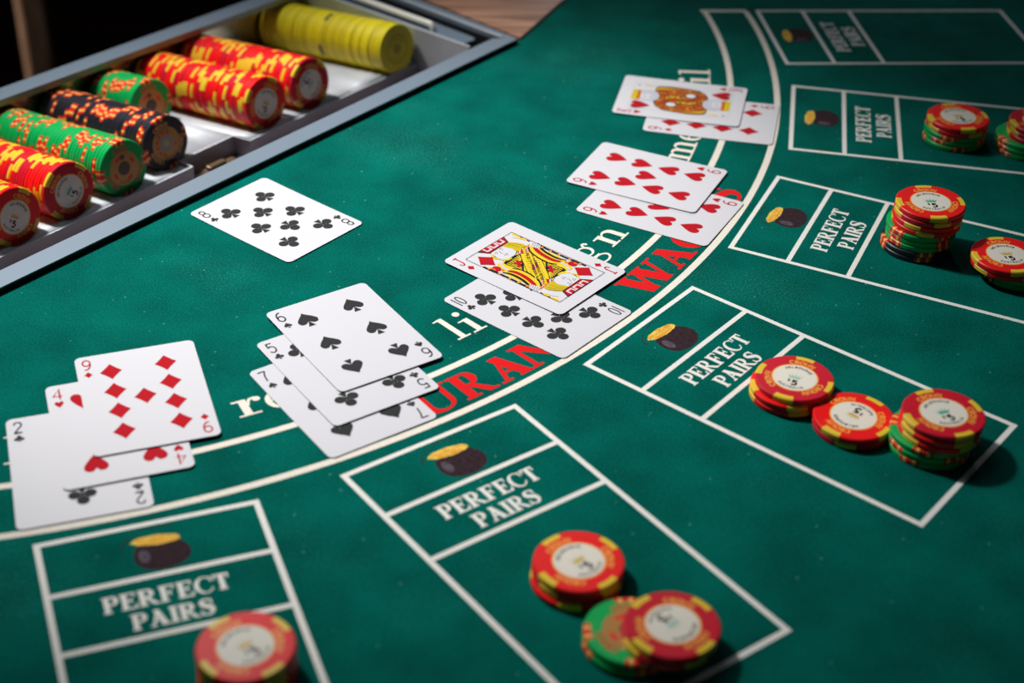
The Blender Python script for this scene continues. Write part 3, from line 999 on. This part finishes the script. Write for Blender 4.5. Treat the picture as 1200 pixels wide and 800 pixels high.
for k, nf, kd, cnt, sp, lab, words, emb, fr in rows:
    t = AX_T0 + k * AX_P
    prev = rnd.uniform(0, 90)
    for i in range(cnt):
        # chip origin is its back face; the face shows towards the players
        n = nf + math.cos(DL) * (step * i + CH * KS)
        z = axis_z(nf) - math.sin(DL) * (step * i + CH * KS) - .3
        x, y = T(t, n)
        jit = rnd.uniform(-.3, .3) * (2.0 if kd == 'yellow' else 1)
        p = V(x + tdv.x * jit, y + tdv.y * jit, z + abs(jit) * .1)
        kind = {'red': rnd.choice(['scarlet', 'scarlet', 'crimson']), 'green': 'green', 'black': 'black', 'yellow': rnd.choice(['yellow', 'yellowtwo'])}[kd] if i else kd
        if i == 0:
            if kd == 'red':
                kind = 'scarlet' if fr == 's' else 'crimson'
            chip(kind, p, R(sp), lab, True, emb or 'gold', KS, ROT, 'chips in the tray')
            continue
        if rnd.random() < .7:
            prev = rnd.uniform(0, 90)
        ang = prev + rnd.uniform(-14, 14)
        nth = f"{i + 1}{ {1: 'st', 2: 'nd', 3: 'rd'}.get((i + 1) % 10 if (i + 1) // 10 != 1 else 0, 'th')}"
        cw = {'scarlet': 'scarlet', 'crimson': 'crimson', 'green': 'green', 'black': 'black', 'yellow': 'yellow', 'yellowtwo': 'yellow'}[kind]
        o = thing('casino_chip', f'{cw} chip, {nth} from the front of the {words}', 'casino chip', p, words, DARKSPOT if kd == 'yellow' and i == 20 else CM[kind][2])
        o.rotation_euler = (ROT @ Matrix.Rotation(R(ang), 3, 'Z')).to_euler()
        o.scale = (KS,) * 3

# ------------------------------------------------------------------ playing cards
CW, CHT, CT, LIFT = 63.5, 88.9, .3, .32


def bend(y):
    return LIFT * (y / 44.45) ** 2


def card_mesh():
    r = 3.4
    ys = [-44.45 + r * (1 - math.cos(PI / 2 * i / 6)) for i in range(7)]
    mid = [-44.45 + r + (88.9 - 2 * r) * i / 14 for i in range(1, 14)]
    ys = ys + mid + [-y for y in ys[::-1]]

    def hw(y):
        d = abs(y) - (44.45 - r)
        return 31.75 if d <= 0 else 31.75 - r + math.sqrt(max(r * r - d * d, 0))
    vs, fs, mi = [], [], []
    for y in ys:
        h = hw(y)
        b = bend(y)
        vs += [(-h, y, b + CT), (h, y, b + CT), (h, y, b), (-h, y, b)]
    for i in range(len(ys) - 1):
        k = 4 * i
        fs += [[k, k + 1, k + 5, k + 4], [k + 1, k + 2, k + 6, k + 5], [k + 2, k + 3, k + 7, k + 6], [k + 3, k, k + 4, k + 7]]
        mi += [0, 1, 0, 1]
    n = 4 * (len(ys) - 1)
    fs += [[3, 2, 1, 0], [n, n + 1, n + 2, n + 3]]
    mi += [1, 1]
    return mesh('card_body', [(a / 1000, b / 1000, c / 1000) for a, b, c in vs], fs, ['card', 'cardedge'], mi)


CARD = card_mesh()


def pip_polys(s, k=1.0):
    """suit mark centred at the origin, upright, about 14 mm tall at k = 1"""
    if s == 'd':
        P = []
        c = [(0, 7.3), (5.9, 0), (0, -7.3), (-5.9, 0)]
        pts = []
        for i in range(4):
            a, b = c[i], c[(i + 1) % 4]
            m = ((a[0] + b[0]) / 2 * .9, (a[1] + b[1]) / 2 * .9)
            for j in range(6):
                t = j / 6
                pts.append(tuple((1 - t) ** 2 * a[q] + 2 * t * (1 - t) * m[q] + t * t * b[q] for q in (0, 1)))
        P = [pts]
    elif s == 'h':
        right = bez([(0, 4.0), (1.6, 6.5), (4.2, 6.6), (6.0, 4.4), (5.6, 1.2), (3.4, -2.6), (1.4, -5.4), (0, -7.2)], 5)
        P = [right + [(-x, y) for x, y in right[::-1][1:-1]]]
    elif s == 's':
        right = bez([(0, 7.2), (1.6, 5.0), (4.2, 2.2), (6.0, -.8), (5.2, -3.6), (2.8, -4.2), (.5, -2.4)], 5)
        P = [right + [(-x, y) for x, y in right[::-1][:-1]], [(0, -2.2), (.5, -3), (2.2, -7), (-2.2, -7), (-.5, -3)]]
    else:
        P = [disc(0, 3.7, 3.15), disc(-3.75, -1.3, 3.15), disc(3.75, -1.3, 3.15), [(-.9, 1.5), (.9, 1.5), (.9, -.6), (.45, -2.2), (2.3, -6.8), (-2.3, -6.8), (-.45, -2.2), (-.9, -.6)]]
    return [[(x * k, y * k) for x, y in p] for p in P]


SUIT = {'d': ('diamond_pip', 'cardred'), 'h': ('heart_pip', 'cardred'), 's': ('spade_pip', 'cardblack'), 'c': ('club_pip', 'cardblack')}
PIP = {s: flat(n, [(m, pip_polys(s, {'d': .98, 'h': .98, 's': 1.0, 'c': .98}[s]))]) for s, (n, m) in SUIT.items()}
BIG = {s: flat('court_pip', [(m, pip_polys(s, .95))]) for s, (n, m) in SUIT.items()}


def index_mesh(rank, s):
    m = SUIT[s][1]
    H = 9.2
    P = []
    if rank == '10':
        P += [[(-2.6 + x * 3, y * H) for x, y in p] for p in stroke([(.12, 0), (.12, 1)], .26)]
        P += [[(x * 1 + .6, y) for x, y in p] for p in stroke(arcpts(.55, H / 2, 1.5, H / 2 - .3, 90, 450, 26), .8)]
    else:
        p, adv = thin_glyph(rank, .115)
        kx = 4.9 / .62 * (.95 if rank in '0123456789' else .9)
        P += [[((x - adv / 2) * kx, y * H) for x, y in q] for q in p]
    P = [[(x, y - H / 2) for x, y in q] for q in P]
    P += [[(x, y - 9.2) for x, y in q] for q in pip_polys(s, .38)]
    return flat('card_index', [(m, P)])


C1, C2, C3 = 17.4, 31.75, 46.1
LAY = {'2': [(C2, 17.4), (C2, 71.5)], '4': [(C1, 17.4), (C3, 17.4), (C1, 71.5), (C3, 71.5)],
       '5': [(C1, 17.6), (C3, 17.6), (C2, 44.45), (C1, 71.3), (C3, 71.3)],
       '6': [(C1, 17.8), (C3, 17.8), (C1, 44.45), (C3, 44.45), (C1, 71.1), (C3, 71.1)],
       '7': [(C1, 17.8), (C3, 17.8), (C2, 31), (C1, 44.45), (C3, 44.45), (C1, 71.1), (C3, 71.1)],
       '8': [(C1, 18.4), (C3, 18.4), (C2, 32), (C1, 45.6), (C3, 45.6), (C2, 57.5), (C1, 71.5), (C3, 71.5)],
       '9': [(C1, 17.4), (C3, 17.4), (C1, 35.3), (C3, 35.3), (C2, 44.0), (C1, 53.3), (C3, 53.3), (C1, 71.3), (C3, 71.3)],
       '10': [(C1, 17.4), (C3, 17.4), (C2, 26.3), (C1, 35.3), (C3, 35.3), (C1, 53.5), (C3, 53.5), (C2, 62.5), (C1, 71.4), (C3, 71.4)]}


def put(name, me, root, px, py, flip, lift=.05):
    """a print on the card at (px, py) mm from its top left corner, following the card's bow"""
    x, y = px - CW / 2, CHT / 2 - py
    sl = math.atan(2 * LIFT * y / 44.45 ** 2)
    m = Matrix.Translation((x / 1000, y / 1000, (bend(y) + CT + lift) / 1000)) @ Matrix.Rotation(sl, 4, 'X')
    if flip:
        m = m @ Matrix.Rotation(PI, 4, 'Z')
    o = link(name, me, root)
    o.matrix_local = m
    return o


def both(polys):
    """a court half (mm from the card's top left corner) and the same half turned about the card's centre"""
    return polys + [[(CW - x, CHT - y) for x, y in p] for p in polys]


def jack_layers():
    L = []
    A = lambda m, p: L.append((m, both(p)))
    st = lambda pts, wd, n=8: stroke(bez(pts, n), wd)
    # robe ground: half of the figure right up to the middle diagonal
    A('inkyellow', [[(13, 44.45), (14, 36), (20, 27.5), (30, 27), (38, 27.5), (47, 25), (50, 33), (50.5, 44.45)]])
    # breast with the red star
    A('inkline', [[(22.5, 28), (30, 27.3), (38, 28.6), (30, 37.5), (23.5, 43), (21, 36)]])
    A('inkyellow', [q for k in range(9) for q in stroke([(23.0 + k * 1.2, 42.0 - k * 1.1), (21.6 + k * 1.75, 30.2 - k * .15)], .75)])
    A('cardred', [[(24.5, 37.5), (26.8, 34.6), (24.6, 31.6), (28, 33.2), (31, 31.2), (29.8, 34.2), (31.6, 36.4), (28.4, 35.8), (26.6, 39.2)]])
    # panel between the two straps: olive blocks, yellow lattice, orange check, purple middle
    A('inkdark', [[(42.6, 26.4), (49.5, 26), (20.9, 62.5), (14, 62.9)]])
    A('inkyellow', [q for k in (.0, 2.3, 4.6) for q in stroke([(43.4 + k * 1.3, 26.4 + k * .0), (17.6 + k * 1.3, 57.6)], .6)])
    A('inkyellow', [q for k in range(4) for q in stroke([(37.0 - k * 2.4, 34.6 + k * 2.9), (43.8 - k * 2.4, 34.2 + k * 2.9)], .6)])
    A('inkorange', [[(43.2, 26.0), (49.8, 25.8), (46, 31.6), (38.8, 31.8)]])
    A('card', [[(x - .75, y), (x, y + .8), (x + .75, y), (x, y - .8)] for x, y in [(44.6 - i * 1.5 + 1.9 * j, 27.4 + 1.7 * i) for i in range(3) for j in range(3)]])
    A('inkpurple', [[(29.2, 42.6), (36.2, 42.2), (34.3, 46.3), (27.3, 46.7)]])
    # yellow strap down the front
    A('inkline', st([(42.6, 26.4), (35, 34), (24.2, 48.0)], 4.2))
    A('inkyellow', st([(42.6, 26.4), (35, 34), (24.2, 48.0)], 3.3))
    A('inkline', [q for k in range(12) for q in stroke([(41.4 - k * 1.5, 26.6 + k * 1.8), (43.0 - k * 1.5, 28.0 + k * 1.8)], .35)])
    # left sleeve: black, yellow, red, black bands sweeping down
    sl = [(18.6, 35.5), (20.5, 41), (20.0, 49), (17.6, 56.5), (14.2, 61)]
    for off, m, wd in ((2.6, 'inkline', 1.6), (1.0, 'inkyellow', 2.4), (-1.6, 'cardred', 2.8), (-3.6, 'inkyellow', 1.4), (-4.8, 'inkline', 1.8)):
        A(m, st([(x + off, y + .2 * off) for x, y in sl], [wd * .45, wd, wd, wd, wd * .5], 6))
    # ermine cuff and grey arc
    A('inkgrey', st([(21.5, 26.5), (18.6, 31), (18.2, 36)], 1.5))
    A('inkyellow', st([(19.8, 26.2), (16.8, 31), (16.4, 36)], 1.8))
    A('cardred', [disc(14.6, 29.4, 2.7, 3.0)])
    A('inkorange', [disc(12.6, 28.6, 1.3, 1.6, 10), disc(15.8, 33.2, 1.0, 1.2, 10)])
    # border chain down the left edge
    A('inkline', st([(11.2, 22), (11.7, 40), (11.0, 58)], 1.7))
    A('inkorange', [disc(11.9, y, 1.2, 1.0, 8) for y in (26, 34, 42, 48.5, 55)])
    A('inkyellow', [disc(11.9, y, .55, .5, 8) for y in (26, 34, 42, 48.5, 55)])
    # hand at the far edge
    A('card', [[(47.8, 28), (52.6, 25.5), (52.8, 32), (49.2, 34)]])
    A('inkline', [q for k in range(4) for q in stroke([(48.6 + k * .2, 28.6 + k * 1.4), (52.4, 26.8 + k * 1.6)], .28)])
    # halberd at the top right corner
    A('inkline', st([(52.7, 11.4), (52.6, 16), (52.2, 24)], 1.1))
    A('inkyellow', [[(50.8, 11), (53, 10.2), (52.8, 16.5), (51.4, 15.4)], [(50.4, 17.2), (53, 18), (52.6, 22), (51, 21)]])
    A('inkolive', st([(48.5, 13.2), (50.2, 16), (51.2, 20.5)], .6))
    # face and neck
    A('card', [[(25.7, 15), (36.3, 13.5), (39.4, 18), (39.2, 24.8), (34, 27.6), (27.8, 27.2), (24, 24)]])
    A('inkline', stroke(bez([(25.7, 15), (24.4, 19), (24.2, 24), (28, 27.4), (34, 27.6), (38.8, 25)], 6), .3))
    A('inkline', stroke([(26.6, 17.6), (29.6, 17.0)], .35) + stroke([(32, 16.6), (35.2, 16.2)], .35) + [disc(28.2, 18.6, .5, .4, 8), disc(33.6, 18.0, .5, .4, 8)]
      + stroke(bez([(31, 17.6), (29.9, 20.8), (31.4, 21.2)]), .3) + stroke([(29.2, 23.2), (32.6, 22.9)], .42) + stroke([(30, 24.4), (31.8, 24.3)], .26))
    # collar
    A('cardred', [[(36.5, 27.4), (40, 24.2), (42.4, 26), (38.5, 30.6)]])
    A('inkgrey', st([(36.8, 28.6), (39.6, 26.6), (41, 25)], 1.0))
    # beard and hair
    A('inkyellow', st([(25.4, 16.4), (23.0, 20.0), (24.2, 23.4)], [.8, 1.8, 1.0]) + st([(24.2, 24.6), (26.5, 27.6), (30.2, 28.2)], [1.2, 1.9, .9]))
    A('inkolive', [bez([(36.0, 13.4), (41.4, 14.4), (45.2, 18.6), (47.0, 23.2), (46.0, 26.0), (43.6, 25.2), (40.8, 26.6), (37.6, 25.4), (38.4, 22), (37.2, 18), (36.0, 13.4)], 5)])
    A('inkline', stroke(bez([(38.6, 15.6), (41.4, 19.6), (42.2, 24.2)], 6), .25) + stroke(bez([(41, 16), (44, 20), (45, 24)], 6), .25))
    # hat
    A('inkline', [[(21.3, 9.0), (45.6, 9.0), (42.8, 15.2), (25.4, 15.4)]])
    A('cardred', [[(22.2, 9.2), (44.8, 9.2), (42.2, 14.4), (25.9, 14.6)]])
    A('card', [q for x in (25.6, 31.4, 37.2) for q in stroke([(x, 9.4), (x + .3, 12.9), (x + 4.0, 12.9), (x + 4.2, 9.4)], 1.1)])
    # frame
    A('inkline', stroke([(10.4, 8.9), (53.1, 8.9)], .28) + stroke([(10.4, 8.9), (10.4, 80)], .28))
    return L


def king_layers():
    L = []
    A = lambda m, p: L.append((m, both(p)))
    st = lambda pts, wd, n=8: stroke(bez(pts, n), wd)
    A('inkbrown', [[(12, 44.45), (13.6, 33), (21, 27), (31, 25), (44, 24.6), (50.2, 26), (52.2, 36), (51.5, 44.45)]])
    for k in range(6):
        A('inkorange', st([(17 + k * 6, 28 - (k > 2) * 1.5), (19 + k * 5.4, 36), (15 + k * 6.4, 44.4)], [.6, 2.2, .8], 6))
    A('inkyellow', st([(44.5, 25), (48.8, 31), (50.5, 42)], [1, 2.8, 1]) + st([(30, 31), (36, 38), (34, 44)], [.8, 1.8, .6]))
    A('cardred', st([(22, 29), (26, 36), (22, 44)], [.5, 1.6, .5]) + st([(41, 27), (42.5, 34), (46, 42)], [.5, 1.5, .5]))
    A('inkline', st([(32, 27), (30, 36), (33, 44)], .4) + st([(37.5, 26.5), (39, 35), (37, 44)], .4))
    A('inkline', stroke(bez([(12, 44.4), (13.6, 33), (21, 27), (31, 25.2), (44, 24.8), (50.2, 26.2), (52.2, 36), (51.6, 44.4)], 6), .5))
    A('inkyellow', [disc(x, y, .8, 1.1, 8) for x, y in ((16.5, 34), (15.4, 40), (29, 29), (41, 30), (44.4, 38), (36.6, 42), (28, 43))])
    A('cardred', st([(19.5, 30), (30.5, 33), (43, 29.5)], [.4, 1.2, .4]) + st([(17, 41), (29, 39), (42, 41.5)], [.4, 1.0, .4]))
    A('inkline', st([(21, 33), (31, 36), (44, 33)], .35) + st([(46.2, 28), (48, 35), (47.4, 43)], .4) + stroke(arcpts(23.3, 38.4, 3.3, 3.6, 0, 360, 18), .5))
    A('card', [disc(23.3, 38.4, 3.1, 3.4)])
    A('inkbrown', st([(13.8, 60.2), (12.6, 52), (12.4, 44.4)], 1.8))
    # beard and face
    A('inkgrey', [bez([(26.6, 15.6), (24.6, 20), (26.4, 26), (32, 28.6), (39, 27.4), (42.6, 23), (41.6, 16.4), (34, 14), (26.6, 15.6)], 5)])
    A('card', [disc(32.4, 19.6, 4.4, 5.2)])
    A('inkline', [disc(30.6, 18.2, .5, .4, 8), disc(34.4, 18.0, .5, .4, 8)] + stroke([(32.4, 18.4), (32, 21)], .3) + stroke([(30.8, 23.2), (34, 23)], .4))
    # crown
    A('inkorange', [[(25.4, 13), (41, 12.6), (41.4, 15.2), (26, 15.8)]])
    A('inkyellow', [[(24.8, 13.6), (26, 9.2), (41, 9.0), (41.6, 13.2)]])
    A('inkline', [disc(x, 11.2, .55, .55, 8) for x in (27.6, 31.4, 35.2, 38.8)] + stroke([(25, 13.5), (41.4, 13.1)], .35))
    A('inkyellow', st([(50.6, 16), (49.6, 19.6), (50, 24)], [.8, 1.8, .6]))
    A('inkline', [disc(49.2, 12.4, .8, .8, 10)])
    A('inkgrey', stroke([(10.4, 9.2), (53.1, 9.2)], .28) + stroke([(10.4, 9.2), (10.4, 79.6)], .28))
    return L


def curved(layers, name):
    return flat(name, layers, lambda px, py: (px - CW / 2, CHT / 2 - py, bend(CHT / 2 - py) + CT), step=.007, z=.05)


def card(rank, s, x, y, ang, z, label, group=None):
    t = thing('playing_card', label, 'playing card', V(x, y, z), group)
    t.rotation_euler = (0, 0, R(ang))
    link('card_body', CARD, t)
    im = index_mesh(rank, s)
    put('card_index', im, t, 5.7, 8.1, False)
    put('card_index', im, t, CW - 5.7, CHT - 8.1, True)
    if rank in 'JK':
        link('court_picture', curved(jack_layers() if rank == 'J' else king_layers(), 'court_picture'), t)
        put('court_pip', BIG[s], t, 17.4, 19.2 if rank == 'J' else 17.4, False, .3)
        put('court_pip', BIG[s], t, CW - 17.4, CHT - (19.2 if rank == 'J' else 17.4), True, .3)
    else:
        for px, py in LAY[rank]:
            put(SUIT[s][0], PIP[s], t, px, py, py > 46)
    return t


Z1c, Z2c, Z3c = .1, .75, 1.4
card('8', 'c', -147.3, 865.4, 51.1, Z1c, 'eight of clubs lying alone on the felt near the chip tray')
card('2', 'c', -212.1, 621.3, 18.5, Z1c, 'two of clubs, lowest card of the hand at the lower left')
card('4', 'h', -198.5, 650.4, 19.8, Z2c, 'four of hearts between the two of clubs and the nine of diamonds')
card('9', 'd', -189.5, 675.9, 19.4, Z3c, 'nine of diamonds lying on the four of hearts, all its pips showing')
card('7', 's', -88.5, 682.7, 35.6, Z1c, 'seven of spades, lowest card under the five of clubs')
card('5', 'c', -88.5, 708.2, 35.1, Z2c, 'five of clubs between the six and the seven of spades')
card('6', 's', -87.7, 737.0, 34.2, Z3c, 'six of spades lying on top of the five of clubs')
card('10', 'c', 13.9, 772.6, 50.5, Z1c, 'ten of clubs half covered by the jack of diamonds')
card('J', 'd', 12.4, 814.8, 51.1, Z2c, 'jack of diamonds picture card lying on the ten of clubs')
card('9', 'h', 91.5, 891.8, 62.4, Z1c, 'nine of hearts partly covered by another nine of hearts')
card('9', 'h', 85.5, 930.6, 65.0, Z2c, 'nine of hearts lying on top of another nine of hearts, all its pips showing')
card('9', 'd', 135.6, 1020.0, 78.5, Z1c, 'nine of diamonds mostly covered by the king of hearts')
card('K', 'h', 115.6, 1045.3, 78.2, Z2c, 'king of hearts picture card in a brown robe lying on a nine of diamonds')

# ------------------------------------------------------------------ the pale post standing behind the table
post = thing('wooden_post', 'pale wooden post standing on the dark floor beyond the tray', 'post', (-0.655, 2.03, 0))
post.rotation_euler = (0, 0, R(24))
link('shaft', boxmesh('shaft', -18, -18, 12, 18, 18, 900, 'postwood', 5), post)
link('foot', boxmesh('foot', -34, -34, 0, 34, 34, 12, 'dark', 3), post)
